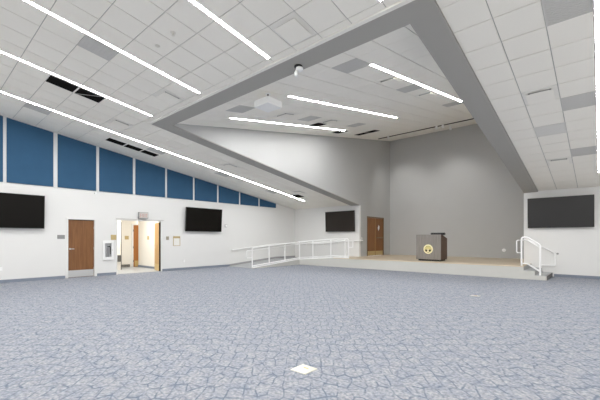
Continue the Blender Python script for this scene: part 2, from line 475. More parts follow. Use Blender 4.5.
grille(-7.7, 9.3, zv, 'grey grille on the stage ceiling between the left and middle strip lights')
grille(-7.8, 12.7, zv, 'grey grille on the stage ceiling by the end of its left strip light')
grille(-4.05, 6.2, zv, 'biggest grey grille on the stage ceiling at the start of its right strip light')
grille(-4.05, 9.3, zv, 'grey grille between two diffusers beside the right strip light of the stage')
grille(-4.05, 12.9, zv, 'grey grille at the far end of the right strip light of the stage')
diffuser(-7.7, 8.1, zv, 'square diffuser behind the projector on the stage ceiling')
diffuser(-7.7, 10.6, zv, 'square diffuser on the stage ceiling beside a short black slot')
diffuser(-4.05, 8.1, zv, 'square diffuser beside the right strip light of the stage, nearer one')
diffuser(-4.05, 10.6, zv, 'square diffuser beside the right strip light of the stage, farther one')
dark_slot(-8.35, 10.6, zv, 1, 'short black slot beside the middle of the left stage strip light', x0=-8.55)
dark_slot(-9.2, 13.3, zv, 1, 'short black slot just past the end of the left stage strip light')
dark_slot(-8.35, 14.6, zv, 1, 'black slot on the stage ceiling nearest the spotlight track', x0=-8.66)
dark_slot(-8.95, 14.6, zv, 1, 'black slot by the stage left wall, nearest the spotlight track', dy0=.05)

xs_main = cells_x(-.03, XL, XR)
build_ceiling('ceiling', zc, xs_main, YBK, Y1, (BX0, BX1, BY0-.07), [h[:4] for h in HOLES if h[4] is zc],
              [l for l in LIGHTS if l[3] is zc],
              [(XL-.1, BX0+.05, YBK, Y1+.1), (BX1-.05, XR+.1, YBK, Y1+.1), (BX0+.05, BX1-.05, YBK, BY0+.02)])
build_ceiling('ceiling_stage', zv, cells_x(-6.19, SX0, SX1), BYI, YB, None, [h[:4] for h in HOLES if h[4] is zv],
              [l for l in LIGHTS if l[3] is zv], [(SX0-.1, SX1+.1, BYI-.05, YB+.1)], .004)

# strip lights
L_LABELS = ['long strip light nearest the left wall, running above the blue panels', 'strip light second from the left wall, ending before the bulkhead tip',
            'strip light third from the left wall, beside a flat grey grille', 'strip light ending in front of the bulkhead beside the largest diffuser',
            'strip light ending at the bulkhead near its top corner', 'rightmost strip light running along the right photo edge',
            'left strip light on the stage ceiling, nearest the grey side wall', 'middle strip light on the stage ceiling beside the projector',
            'right strip light on the stage ceiling below the bulkhead corner']
for (x, a, b, zf), lab in zip(LIGHTS, L_LABELS):
    t = thing('strip_light', 'white recessed ' + lab, 'light', (x, (a+b)/2, zf((a+b)/2)), 'recessed linear ceiling lights')
    h = MB(); w = LW
    h.slab(x-w, x-w+.008, a, b, zf, -.004, .03); h.slab(x+w-.008, x+w, a, b, zf, -.004, .03)
    h.slab(x-w, x+w, a, a+.01, zf, -.004, .03); h.slab(x-w, x+w, b-.01, b, zf, -.004, .03)
    h.slab(x-w, x+w, a, b, zf, .03, .04)
    obj('housing', h, M_HOUS, t)
    obj('lens', MB().slab(x-w+.008, x+w-.008, a+.01, b-.01, zf, -.003, .012), M_LAMP if zf is zc else M_LAMP2, t)

# ceiling sprinklers
for x, y, lab in ((-5.96, 3.24, 'small white sprinkler head on a tile, nearer the bulkhead of two'), (-6.6, 3.26, 'small white sprinkler head on a tile, the one nearer the left strip lights')):
    t = thing('sprinkler', lab, 'sprinkler', (x, y, zc(y)), 'ceiling sprinkler heads')
    z = zc(y)
    obj('escutcheon', MB().lathe([(.05, z+.004), (.05, z-.006), (.025, z-.012)], 16, (x, y, 0)), M_SPRING, t)
    if x > -6.2: obj('sprinkler_head', MB().lathe([(.018, z-.01), (.014, z-.045), (.032, z-.05), (.032, z-.055)], 14, (x, y, 0)), M_SPRING, t)
    else: obj('sprinkler_head', MB().lathe([(.018, z-.01), (.012, z-.02), (.02, z-.024)], 14, (x, y, 0)), M_SPRING, t)

# projector hung in front of the middle stage light
px_, py_ = -6.29, 5.96
t = thing('projector', 'white box projector hanging from a short pole under the stage ceiling', 'projector', (px_, py_, 4.72))
obj('projector_body', MB().box(px_-.25, px_+.25, py_-.24, py_+.24, 4.715, 4.88), M_WHITEP, t, bevel=.012)
obj('ceiling_pole', MB().tube([(px_, py_, 4.88), (px_, py_, zv(py_))], .022, 12), M_GRYBOX, t, smooth=True)
obj('ceiling_plate', MB().lathe([(.07, zv(py_)-.02), (.07, zv(py_)+.004)], 16, (px_, py_, 0)), M_WHITEP, t)
obj('projector_lens', MB().lathe([(.05, -.012), (.05, .012), (.035, .02)], 16, (px_+.05, py_+.24, 4.79), 'y'), M_BLACK, t)

# small white camera under the bulkhead
cx_, cy_ = -4.6, 5.2
zt = zc(cy_)-.035
t = thing('ceiling_camera', 'small white device hanging on a bracket from the grey bulkhead', 'camera', (cx_, cy_, zt))
obj('mount_plate', MB().lathe([(.085, zt), (.085, zt-.02), (.06, zt-.035)], 18, (cx_, cy_, 0)), M_BLACK, t)
obj('camera_housing', MB().lathe([(.03, zt-.03), (.07, zt-.045), (.078, zt-.085), (.04, zt-.11)], 20, (cx_+.03, cy_, 0)), M_WHITEP, t, smooth=True)
obj('camera_eye', MB().lathe([(.025, zt-.10), (.042, zt-.14), (.042, zt-.19), (.02, zt-.215)], 16, (cx_-.02, cy_-.04, 0)), M_WHITEP, t, smooth=True)

# spotlight track near the stage back wall
YT = 17.6
t = thing('light_track', 'thin dark track across the stage ceiling before the back wall', 'light track', (-7, YT, zv(YT)))
obj('rail', MB().slab(-9.4, -4.2, YT-.03, YT+.03, zv, -.035, -.001), M_HOLE, t)
for x in (-9.45, -4.25): obj('end_cap', MB().slab(x-.05, x+.05, YT-.035, YT+.035, zv, -.04, -.0005), M_BLACK, t)
for x, y, lab in ((-8.75, 17.3, 'small white spotlight at the left end of the stage track'), (-6.15, 17.3, 'small white spotlight before the middle of the stage track, left of a pair'),
             (-5.85, 17.3, 'small white spotlight before the middle of the stage track, right of a pair'), (-5.9, 18.6, 'small white spotlight behind the stage track, nearest the back wall')):
    z = zv(y)
    t = thing('spotlight', lab, 'spotlight', (x, y, z), 'small white stage spotlights')
    obj('base', MB().lathe([(.05, z+.005), (.05, z-.03)], 14, (x, y, 0)), M_WHITEP, t)
    hd = MB().lathe([(.03, .10), (.055, .06), (.06, -.06), (.05, -.062), (.045, -.03)], 16)
    hd.xf(Matrix.Translation((x, y+.02, z-.12)) @ Matrix.Rotation(math.radians(28), 4, 'X'))
    obj('lamp_head', hd, M_WHITEP, t, smooth=True)
    obj('yoke', MB().tube([(x, y, z-.03), (x, y+.01, z-.09)], .012, 8), M_WHITEP, t)

# ------------------------------------------------------------------ left wall: blue panels
PY = [(.84, 2.04), (2.13, 3.40), (3.53, 4.77), (4.88, 6.14), (6.25, 7.54), (7.64, 8.92), (9.02, 10.28), (10.39, 11.68), (11.78, 13.06), (13.17, 14.45)]
PL = ['cut off by the left photo edge', 'second from the left photo edge, above the leftmost television', 'third from the left photo edge, above the brown single door',
      'fourth from the left, above the white wall cabinet and doorway', 'fifth from the left, above the open doorway', 'sixth from the left, above the left half of the second television',
      'seventh from the left, above the right half of the second television', 'fourth from the far corner, right of the second television', 'third from the far corner', 'smallest of all, wedge-shaped, last before the far corner']
PL[8] = 'second smallest, next to the wedge-shaped last one'
for (a, b), lab in zip(PY, PL):
    g = .03
    pts = [(a, 3.27), (b, 3.27), (b, zc(b)-g), (a, zc(a)-g)]
    o = obj('acoustic_panel', MB().prism(pts, 'x', XL+.001, XL+.035), M_BLUE, bevel=.006, loc=(XL, (a+b)/2, 3.27))
    tag(o, 'blue fabric wall panel ' + lab, 'wall panel', 'blue panels high on the left wall')

# baseboards
def skirting(name, x0, x1, y0, y1, h=.10): struct(name, MB().box(x0, x1, y0, y1, 0, h), M_BASE)
skirting('baseboard_left', XL, XL+.015, YBK, D1[0]-.06)
skirting('baseboard_left_middle', XL, XL+.015, D1[1]+.06, D2[0]-.04)
skirting('baseboard_left_far', XL, XL+.015, D2[1]+.06, 11.2)
skirting('baseboard_far_right', -1.35, XR, Y1-.015, Y1)
skirting('baseboard_right', XR-.015, XR, 3.0, Y1)
struct('baseboard_stage_back', MB().box(SX0, SX1, YB-.015, YB, ZS, ZS+.10), M_GREY)

# ------------------------------------------------------------------ doors
def lever(parent, p, out, along, m=M_STEEL, name='door_handle'):
    p = Vector(p); out = Vector(out); along = Vector(along)
    mb = MB(); mb.tube([p, p+out*.015], .03, 14)
    mb.tube(fillet([p+out*.01, p+out*.06, p+out*.06+along*.12], .02), .011, 8)
    return obj(name, mb, m, parent, smooth=True)
# brown single door in the left wall
d = struct('door_1', MB().box(XL-.085, XL-.04, 3.858, 4.712, .01, 2.125), M_DOOR, loc=(XL-.09, 4.28, 0))
fr = MB()
fr.box(XL-.15, XL+.025, D1[0]-.03, D1[0]+.035, 0, 2.20); fr.box(XL-.15, XL+.025, D1[1]-.035, D1[1]+.03, 0, 2.20)
fr.box(XL-.15, XL+.025, D1[0]+.035, D1[1]-.035, 2.145, 2.20)
obj('door_frame', fr, M_FRAME, d, bevel=.004)
obj('door_head_shade', MB().box(XL-.10, XL-.03, D1[0]+.036, D1[1]-.036, 2.126, 2.144), M_BLACK, d)  # black strip stands in for the shade under the frame head
obj('kick_plate', MB().box(XL-.0399, XL-.035, 3.87, 4.70, .02, .27), M_STEEL, d)
lever(d, (XL-.04, 3.925, 1.06), (1, 0, 0), (0, 1, 0))
for z in (.3, 1.07, 1.85): obj('hinge', MB().box(XL-.045, XL-.03, 4.70, 4.713, z-.05, z+.05), M_STEEL, d)
# open doorway to the corridor
fr = MB()
fr.box(XL-.15, XL+.02, D2[0]-.03, D2[0], 0, D2[3]); fr.box(XL-.15, XL+.02, D2[1], D2[1]+.06, 0, D2[3])
fr.box(XL-.15, XL+.02, D2[0]-.03, D2[1]+.06, D2[3]-.005, D2[3]+.03)
struct('trim_3', fr, M_FRAME)
struct('trim_4', MB().box(XL+.001, XL+.035, D2[0]-.05, D2[1]+.12, D2[3]+.03, D2[3]+.065), M_GRILLE)
# open oak leaf, swung back into the corridor
ang = math.radians(101)
lx, ly = XL-.05, 7.325
R = Matrix.Translation((lx, ly, 0)) @ Matrix.Rotation(ang, 4, 'Z')     # leaf built along -y from the hinge
def leafm(mb): return mb.xf(R)
# direction of the leaf: rotate (0,-1,0) by ang around z -> pointing to -x
R = Matrix.Translation((lx, ly, 0)) @ Matrix.Rotation(-math.radians(104), 4, 'Z')
d = struct('door_2', MB().box(-.022, .022, -.90, -.005, .01, 2.14).xf(R), M_OAK, loc=(lx, ly, 0))
obj('kick_plate', MB().box(.0221, .027, -.89, -.015, .03, .30).xf(R), M_BRASS, d)
obj('kick_plate', MB().box(-.027, -.0221, -.89, -.015, .03, .30).xf(R), M_BRASS, d)
hm = MB(); hm.tube([(.022, -.82, 1.05), (.04, -.82, 1.05)], .03, 12); hm.tube([(.03, -.82, 1.05), (.075, -.82, 1.05), (.075, -.70, 1.05)], .011, 8)
hm.tube([(-.022, -.82, 1.05), (-.04, -.82, 1.05)], .03, 12); hm.tube([(-.03, -.82, 1.05), (-.075, -.82, 1.05), (-.075, -.70, 1.05)], .011, 8)
obj('door_handle', hm.xf(R), M_STEEL, d, smooth=True)
obj('hinge', MB().box(-.024, .026, -.018, .0, .01, 2.14).xf(R), mat('leaf_edge_shade', (.05, .035, .02), .5), d)  # no real hinge: dark strip added as the shade along the leaf edge
# ------------------------------------------------------------------ corridor seen through the doorway
CX = -17.95
struct('floor_corridor', MB().box(CX-.1, XL-.149, 4.6, 9.6, -.15, .002), M_TILEFL)
struct('wall_corridor_far', MB().box(CX-.1, CX, 4.6, 9.6, 0, 2.7), M_CWALL)
struct('wall_corridor_right', MB().box(-17.8, XL-.15, 7.78, 7.88, 0, 2.7), M_CWALL)
struct('wall_corridor_left', MB().box(-16.7, XL-.15, 4.7, 4.8, 0, 2.7), M_CWALL)
struct('wall_corridor_return', MB().box(-16.8, -16.7, 4.7, 6.50, 0, 2.7), M_CWALL)
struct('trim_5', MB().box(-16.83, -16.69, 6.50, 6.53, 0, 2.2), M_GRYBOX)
struct('wall_corridor_end', MB().box(CX, -17.3, 9.5, 9.6, 0, 2.7), M_CWALL)
struct('ceiling_corridor', MB().box(CX-.1, XL-.149, 4.6, 9.6, 2.7, 2.8), M_TILE)
struct('baseboard_corridor_right', MB().box(-17.81, XL-.2, 7.765, 7.78, 0, .10), M_BASE)
d = struct('door_3', MB().box(CX+.01, CX+.05, 7.58, 8.50, .01, 2.13), M_ORANGE, loc=(CX, 8, 0))
fr = MB(); fr.box(CX, CX+.06, 7.50, 7.575, 0, 2.2); fr.box(CX, CX+.06, 8.525, 8.6, 0, 2.2); fr.box(CX, CX+.06, 7.575, 8.525, 2.135, 2.2)
obj('door_frame', fr, M_FRAME, d)
obj('kick_plate', MB().box(CX+.051, CX+.056, 7.64, 8.5, .03, .32), M_BRASS, d)
for z in (.3, 1.0, 1.85): obj('hinge', MB().box(CX+.05, CX+.07, 7.56, 7.59, z-.05, z+.05), M_GRYBOX, d)
o = obj('wall_sign', MB().box(CX, CX+.02, 7.17, 7.36, 1.40, 1.58), M_GOLDS, loc=(CX, 7.26, 1.4), bevel=.004)
tag(o, 'small gold wall sign in the corridor, left of the orange-brown door', 'sign', 'small wall signs')
o = obj('wall_sign', MB().box(-16.78, -16.60, 7.76, 7.778, 1.39, 1.57), M_GOLDS, loc=(-16.7, 7.77, 1.4), bevel=.004)
tag(o, 'small gold wall sign in the corridor, right of the orange-brown door', 'sign', 'small wall signs')
t = thing('wall_vent', 'low dark grille at the foot of the corridor wall', 'vent', (CX, 7.22, .02))
g = MB(); g.box(CX, CX+.015, 6.98, 7.42, .02, .035); g.box(CX, CX+.015, 6.98, 7.42, .135, .15); g.box(CX, CX+.015, 6.98, 6.995, .035, .135); g.box(CX, CX+.015, 7.405, 7.42, .035, .135)
obj('vent_frame', g, M_GSIGN, t)
g = MB()
for i in range(6): g.box(CX+.002, CX+.01, 7.0, 7.4, .04+i*.016, .05+i*.016)
obj('louvre_panel', g, M_GRYBOX, t)
t = thing('wall_box', 'dark grey box low on the corridor wall just inside the doorway', 'box', (-16.7, 6.37, .38))
obj('box_body', MB().box(-16.699, -16.58, 6.27, 6.47, .38, .66), M_GRYBOX, t, bevel=.01)
obj('box_lid', MB().box(-16.699, -16.57, 6.265, 6.475, .66, .69), M_GSIGN, t)

# ------------------------------------------------------------------ things on the left wall
o = obj('room_sign', MB().box(XL, XL+.015, 3.52, 3.75, 1.43, 1.57), M_GSIGN, loc=(XL, 3.63, 1.43), bevel=.003)
tag(o, 'small grey sign on the white wall left of the brown single door', 'sign', 'small wall signs')
o = obj('wall_sign', MB().box(XL, XL+.015, 5.30, 5.50, 1.39, 1.59), M_GOLDS, loc=(XL, 5.4, 1.39), bevel=.003)
tag(o, 'gold square sign above right of the white wall cabinet', 'sign', 'small wall signs')
o = obj('wall_sign', MB().box(XL, XL+.015, 7.60, 7.73, 1.38, 1.54), M_GOLDS, loc=(XL, 7.66, 1.38), bevel=.003)
o.data.materials.clear(); o.data.materials.append(mat('tan_sign', (.40, .36, .28), .5, noise=.1, nscale=40))
tag(o, 'tan small sign on the wall just right of the open doorway', 'sign', 'small wall signs')
t = thing('notice_frame', 'framed white notice with a gold top right of the doorway', 'notice', (XL, 8.1, 1.12))
fr = MB(); y0, y1, z0, z1 = 7.93, 8.27, 1.11, 1.55
fr.box(XL, XL+.02, y0, y0+.02, z0, z1); fr.box(XL, XL+.02, y1-.02, y1, z0, z1); fr.box(XL, XL+.02, y0+.02, y1-.02, z0, z0+.02)
obj('frame', fr, M_GOLDS, t)
obj('header', MB().box(XL, XL+.022, y0+.02, y1-.02, z1-.09, z1), M_GOLDS, t)
obj('paper', MB().box(XL, XL+.012, y0+.02, y1-.02, z0+.02, z1-.09), M_PAPER, t)
# cabinet with a canister inside
XC = XL-.06
y0, y1, z0, z1 = 5.01, 5.37, .63, 1.35
t = thing('wall_cabinet', 'white wall cabinet with a clear window between brown door and doorway', 'cabinet', (XL, 5.19, .63))
c = MB()
c.box(XC, XC+.02, y0, y1, z0, z1); c.box(XC, XC+.11, y0, y0+.02, z0, z1); c.box(XC, XC+.11, y1-.02, y1, z0, z1)
c.box(XC, XC+.11, y0+.02, y1-.02, z0, z0+.02); c.box(XC, XC+.11, y0+.02, y1-.02, z1-.02, z1)
obj('cabinet_body', c, M_WHITEP, t)
dd = MB(); w = .06
dd.box(XC+.111, XC+.125, y0-.02, y0+w, z0-.02, z1+.02); dd.box(XC+.111, XC+.125, y1-w, y1+.02, z0-.02, z1+.02)
dd.box(XC+.111, XC+.125, y0+w, y1-w, z0-.02, z0+.09); dd.box(XC+.111, XC+.125, y0+w, y1-w, z1-.09, z1+.02)
o = obj('door', dd, M_WHITEP, t)
obj('window', MB().box(XC+.114, XC+.117, y0+w, y1-w, z0+.09, z1-.09), M_GLASS, o)
obj('latch', MB().box(XC+.125, XC+.135, y1-.05, y1-.03, .96, 1.02), M_STEEL, o)
obj('backing_sheet', MB().box(XC+.021, XC+.024, y0+.021, y1-.021, z0+.021, z1-.021), M_GREYDEV, t)
t = thing('canister', 'grey canister standing inside the white wall cabinet', 'canister', (XC+.09, 5.22, z0+.02))
q = (XC+.065, 5.20, 0)
obj('cylinder', MB().lathe([(.038, z0+.022), (.041, z0+.04), (.041, z0+.40), (.03, z0+.46), (.02, z0+.48)], 18, q), M_CAN, t, smooth=True)
obj('valve', MB().box(q[0]-.02, q[0]+.02, q[1]-.02, q[1]+.06, z0+.48, z0+.52), M_BLACK, t)
obj('hose', MB().tube(fillet([(q[0]+.01, q[1]+.05, z0+.5), (q[0]+.01, q[1]+.085, z0+.48), (q[0]+.01, q[1]+.08, z0+.2)], .03), .01, 8), M_BLACK, t, smooth=True)
# exit sign over the doorway
y0, y1, z0, z1 = 6.36, 6.76, 2.29, 2.55
t = thing('exit_sign', 'grey box exit sign above the open doorway', 'sign', (XL, 6.56, 2.29))
obj('sign_box', MB().box(XL+.001, XL+.09, y0, y1, z0, z1), M_GSIGN, t, bevel=.008)
obj('sign_face', MB().box(XL+.0901, XL+.094, y0+.02, y1-.012, z0+.02, z1-.015), M_EXITF, t)
lt = MB(); xa, xb = XL+.0941, XL+.097
def bar(u0, u1, v0, v1): lt.box(xa, xb, y0+.02+u0, y0+.02+u1, z0+.045+v0, z0+.045+v1)
u = .03; H = .15; W = .065; s_ = .016
bar(u, u+s_, 0, H); bar(u+s_, u+W, 0, s_); bar(u+s_, u+W, H/2-s_/2, H/2+s_/2); bar(u+s_, u+W, H-s_, H)
u += .088
for a_, b_ in (((u, 0), (u+W, H)), ((u+W, 0), (u, H))):
    dv = Vector((b_[0]-a_[0], b_[1]-a_[1])).normalized(); n_ = Vector((-dv.y, dv.x))*s_/2
    p = [(y0+.02+k.x, z0+.045+k.y) for k in (Vector(a_)-n_, Vector(a_)+n_, Vector(b_)+n_, Vector(b_)-n_)]
    lt.prism(p, 'x', xa, xb)
u += .088; bar(u+.02, u+.02+s_, 0, H)
u += .065; bar(u, u+W, H-s_, H); bar(u+W/2-s_/2, u+W/2+s_/2, 0, H-s_)
obj('exit_lettering', lt, M_EXITR, t)
# thermostat, detector, outlets
t = thing('thermostat', 'small pale wall device right of the television beyond the doorway', 'thermostat', (XL, 10.84, 2.02))
obj('device_plate', MB().box(XL, XL+.012, 10.76, 10.92, 2.02, 2.18), mat('pale_device', (.58, .58, .57), .5), t, bevel=.004)
obj('device_dome', MB().lathe([(.055, 0), (.055, .02), (.035, .03)], 18, (XL+.012, 10.84, 2.10), 'x'), M_WHITEP, t, smooth=True)
t = thing('wall_sensor', 'tiny white sensor under the blue panels, above the brown door', 'sensor', (XL, 4.72, 3.14))
obj('sensor_arm', MB().tube([(XL, 4.72, 3.2), (XL+.05, 4.72, 3.19)], .018, 8), M_WHITEP, t)
obj('sensor_head', MB().lathe([(.03, 3.13), (.045, 3.16), (.045, 3.2), (.02, 3.22)], 14, (XL+.07, 4.72, 0)), M_WHITEP, t, smooth=True)
def outlet(p, axis, lab, nm='outlet'):
    t = thing(nm, lab, 'outlet', p, 'white wall plates')
    x, y, z = p
    a, b = MB(), MB()
    for dz in (-.025, .025):
        if axis == 'x': b.box(x+.006, x+.009, y-.018, y+.018, z+dz-.014, z+dz+.014)
        else: b.box(x-.018, x+.018, y-.009, y-.006, z+dz-.014, z+dz+.014)
    if axis == 'x': a.box(x, x+.006, y-.04, y+.04, z-.06, z+.06)
    else: a.box(x-.04, x+.04, y-.006, y, z-.06, z+.06)
    obj('cover_plate', a, M_WHITEP, t); obj('socket', b, M_RAIL, t)
outlet((XL, 1.99, .46), 'x', 'white outlet on the wall below the leftmost television')
outlet((XL, 8.48, .40), 'x', 'white outlet low on the wall below the television beyond the doorway')
outlet((SX0, 16.42, 1.46), 'x', 'white switch plate on the grey wall left of the stage double door', 'light_switch')
t = thing('wall_jack', 'round white plate low on the grey stage back wall, near the steps', 'outlet', (-3.68, YB, .8), 'white wall plates')
obj('cover_plate', MB().lathe([(.085, 0), (.085, -.012), (.06, -.02)], 20, (-3.68, YB, .86), 'y'), M_RAIL, t)
obj('jack', MB().lathe([(.03, -.02), (.03, -.03)], 12, (-3.68, YB, .86), 'y'), M_WHITEP, t)

# ------------------------------------------------------------------ televisions
def television(c, w, h, face, tilt, lab, scr=None):
    # built facing -y at the origin, then turned
    R = Matrix.Translation(c) @ Matrix.Rotation({'x': PI/2, 'y': 0}[face], 4, 'Z') @ Matrix.Rotation(math.radians(tilt), 4, 'X')
    Rm = Matrix.Translation(c) @ Matrix.Rotation({'x': PI/2, 'y': 0}[face], 4, 'Z')
    t = thing('television', lab, 'television', c, 'black wall televisions')
    b = .012
    obj('casing', MB().box(-w/2, w/2, .0, .045, -h/2, h/2).xf(R), M_TVCASE, t)
    fr = MB()
    fr.box(-w/2, w/2, -.008, 0, h/2-b, h/2); fr.box(-w/2, w/2, -.008, 0, -h/2, -h/2+b*1.6)
    fr.box(-w/2, -w/2+b, -.008, 0, -h/2+b*1.6, h/2-b); fr.box(w/2-b, w/2, -.008, 0, -h/2+b*1.6, h/2-b)
    obj('bezel', fr.xf(R), M_TVCASE, t)
    obj('screen', MB().box(-w/2+b, w/2-b, -.004, 0, -h/2+b*1.6, h/2-b).xf(R), scr or M_SCREEN, t)
    obj('wall_mount', MB().box(-.35, .35, .03, .15, -.2, .2).xf(Rm), M_BLACK, t)
TVO = .15
television((XL+TVO, 2.12, 2.345), 2.0, 1.13, 'x', 3.5, 'leftmost black television, cut off by the left photo edge')
television((XL+TVO, 9.48, 2.345), 2.0, 1.13, 'x', 4, 'black television on the left wall, right of the open doorway')
television((-11.09, Y1-TVO, 2.41), 1.97, 1.15, 'y', 2, 'black television on the far wall above the ramp railing', M_SCREEN3)
television((-1.18, Y1-TVO, 2.425), 1.99, 1.15, 'y', 3, 'black television on the far wall above the stair rail, right of the stage', M_SCREEN2)

# ------------------------------------------------------------------ stage, ramp, steps
RX1 = -12.66    # outer edge of the ramp run, start of the upper run
RXE = -10.35    # where the upper run reaches the stage
RY0 = 10.98; ZL = .28
st = thing('stage', 'low stage with tan wood deck and pale grey front under grey walls', 'stage', (-6, YP, 0))
SE = -2.08
mb = MB(); mb.box(RXE, SE, YP+.02, Y1, .002, ZS-.03); mb.box(SX0+.001, SX1-.001, Y1, YB-.001, .002, ZS-.03)
obj('platform', mb, M_FASCIA, st)
mb = MB(); mb.box(RXE, SE+.01, YP-.005, Y1-.001, ZS-.03, ZS); mb.box(SX0+.001, SX1-.001, Y1-.001, YB-.002, ZS-.03, ZS)
obj('deck', mb, M_DECK, st)
obj('front_fascia', MB().box(RXE, SE, YP, YP+.02, .002, ZS-.03), M_FASCIA, st)
# ramp: first run up the left wall, landing in the corner, second run along the far wall
rp = thing('ramp', 'grey wheelchair ramp turning the corner up to the stage', 'ramp', (-13.6, 13, 0))
mb = MB()
mb.prism([(RY0, .002), (YP, .002), (YP, ZL), (RY0, .015)], 'x', XL+.001, RX1)
obj('lower_run', mb, M_RAMP, rp)
obj('landing', MB().box(XL+.001, RX1, YP, Y1-.001, .002, ZL), M_RAMP, rp)
mb = MB(); mb.prism([(RX1, .002), (RXE, .002), (RXE, ZS-.001), (RX1, ZL)], 'y', YP+.02, Y1-.001)
obj('upper_run', mb, M_RAMP, rp)
mb = MB(); mb.prism([(RX1, .002), (RXE, .002), (RXE, ZS-.001), (RX1, ZL)], 'y', YP, YP+.02)
obj('upper_fascia', mb, M_FASCIA, rp)
mb = MB(); mb.prism([(RY0, .002), (YP, .002), (YP, ZL), (RY0, .015)], 'x', RX1, RX1+.02)
obj('lower_fascia', mb, M_FASCIA, rp)
def zr(y): return max(0, min(ZL, .015+(ZL-.015)*(y-RY0)/(YP-RY0)))
def zr2(x): return max(ZL, min(ZS, ZL+(ZS-ZL)*(x-RX1)/(RXE-RX1)))
obj('ramp_base_strip', MB().prism([(RY0+.1, zr(RY0+.1)), (YP, ZL), (Y1-.01, ZL), (Y1-.01, ZL+.09), (YP, ZL+.09), (RY0+.1, zr(RY0+.1)+.09)], 'x', XL+.002, XL+.017), mat('ramp_base', (.38, .38, .385), .7), rp)
# steps at the right end
sp = thing('steps', 'short pale grey flight of steps down from the right end of the stage', 'steps', (-1.7, 15.3, 0))
mb = MB(); mb.box(SE, -1.41, YP, Y1-.002, .002, .155); mb.box(SE, -1.745, YP, Y1-.002, .155, .31)
obj('step_body', mb, M_FASCIA, sp)
for x, z in ((-1.41, -.001), (-1.745, .155), (SE, .31)):
    obj('riser', MB().box(x+.011, x+.016, YP+.012, Y1-.02, z+.004, z+.15), M_NOSE if z >= 0 else M_GRYBOX, sp)
for x, z in ((-1.41, .155), (-1.745, .31)):
    obj('tread', MB().box(x-.333, x, YP+.003, Y1-.003, z, z+.004), M_RAMP, sp)

# ------------------------------------------------------------------ railings
RR = .029
YR = YP+.05; XRL = RX1-.04
def rpt(y, dz): return (XRL, y, zr(y)+dz)
def rpt2(x, dz): return (x, YR, zr2(x)+dz)
t = thing('ramp_railing', 'long white pipe railing along the open side of the ramp', 'railing', (XRL, 11.1, 0))
top = [rpt(10.99, 0), rpt(10.99, .97), rpt(YR-.05, .98), (XRL, YR, ZL+.98), rpt2(RX1+.9, .98), rpt2(RXE, .96), (-9.45, YR, ZS+.96), (-9.45, YR, ZS)]
obj('top_rail', MB().tube(fillet(top, .10), RR, 10), M_RAIL, t, smooth=True)
hd = [rpt(10.99, .50), (XRL, 10.64, .52), (XRL, 10.64, .86), rpt(10.99, .86), rpt(YR-.05, .86), (XRL+.0, YR, ZL+.86), rpt2(RX1+.9, .86), rpt2(RXE, .86), (-9.2, YR, ZS+.86), (-9.2, YR, ZS+.55), (-9.45, YR, ZS+.55)]
hd = [(p[0]-.0, p[1], p[2]) for p in hd]
obj('hand_rail', MB().tube(fillet(hd, .06), .018, 10), M_RAIL, t, smooth=True)
bt = [rpt(10.99, .10), rpt(YR, .10), rpt2(RXE, .10), (-9.45, YR, ZS+.10)]
obj('bottom_rail', MB().tube(bt, RR, 10), M_RAIL, t, smooth=True)
for y in (12.12, 13.28, YR-.0): obj('post', MB().tube([rpt(y, 0), rpt(y, .97)], RR, 10), M_RAIL, t, smooth=True)
for x in (-11.74, -10.54, -9.66): obj('post', MB().tube([rpt2(x, 0), rpt2(x, .96)], RR, 10), M_RAIL, t, smooth=True)
cb = MB()
cb.prism([(11.0, zr(11.0)+.001), (YP, ZL+.001), (YP, ZL+.05), (11.0, zr(11.0)+.05)], 'x', XRL-.03, XRL+.03)
cb.prism([(RX1-.04, ZL+.001), (RXE, ZS+.001), (-9.45, ZS+.001), (-9.45, ZS+.05), (RXE, ZS+.05), (RX1-.04, ZL+.05)], 'y', YR-.03, YR+.03)
obj('curb', cb, M_RAIL, t)
t = thing('wall_handrail', 'white handrail fixed to the walls around the inside of the ramp', 'railing', (XL+.08, 11.2, .85))
xw, yw = XL+.08, Y1-.08
pts = [(XL, 11.2, .86), (xw, 11.2, .86), (xw, YP, ZL+.86), (xw, yw, ZL+.86), (RX1, yw, ZL+.86), (RXE, yw, ZS+.87), (-9.62, yw, ZS+.88), (-9.62, yw, ZS+.88)][:-1]
obj('hand_rail', MB().tube(fillet(pts, .06), .027, 10), M_RAIL, t, smooth=True)
for y in (11.6, 13.0, 14.4, 15.8):
    z = zr(y)+.86
    obj('bracket', MB().tube(fillet([(XL, y, z-.07), (xw, y, z-.07), (xw, y, z)], .03), .009, 8), M_RAIL, t)
for x in (-13.6, -12.3, -11.2, -10.2):
    z = zr2(x)+.86
    obj('bracket', MB().tube(fillet([(x, Y1, z-.07), (x, yw, z-.07), (x, yw, z)], .03), .009, 8), M_RAIL, t)
# stair rails
YS = YP+.1
t = thing('stair_railing', 'white pipe railing on the open side of the stage steps', 'railing', (-1.9, YS, 0))
top = [(-2.15, YS, ZS), (-2.15, YS, 1.48), (-1.99, YS, 1.49), (-1.60, YS, 1.22), (-1.60, YS, .155)]
obj('top_rail', MB().tube(fillet(top, .07), RR, 10), M_RAIL, t, smooth=True)
obj('hand_rail', MB().tube(fillet([(-2.15, YS, .93), (-2.30, YS, .93), (-2.30, YS, 1.38), (-1.99, YS, 1.39), (-1.60, YS, 1.12)], .05), .017, 10), M_RAIL, t, smooth=True)
obj('bottom_rail', MB().tube(fillet([(-2.15, YS, .55), (-1.97, YS, .55), (-1.60, YS, .29)], .05), RR, 10), M_RAIL, t, smooth=True)
t = thing('stair_handrail', 'white handrail on the white wall beside the steps, below the right television', 'railing', (-1.7, yw, 1.1))
pts = [(-2.24, Y1, 1.37), (-2.24, yw, 1.37), (-2.12, yw, 1.36), (-1.31, yw, .89), (-1.31, yw, .42), (-1.80, yw, .42), (-1.80, yw, .312)]
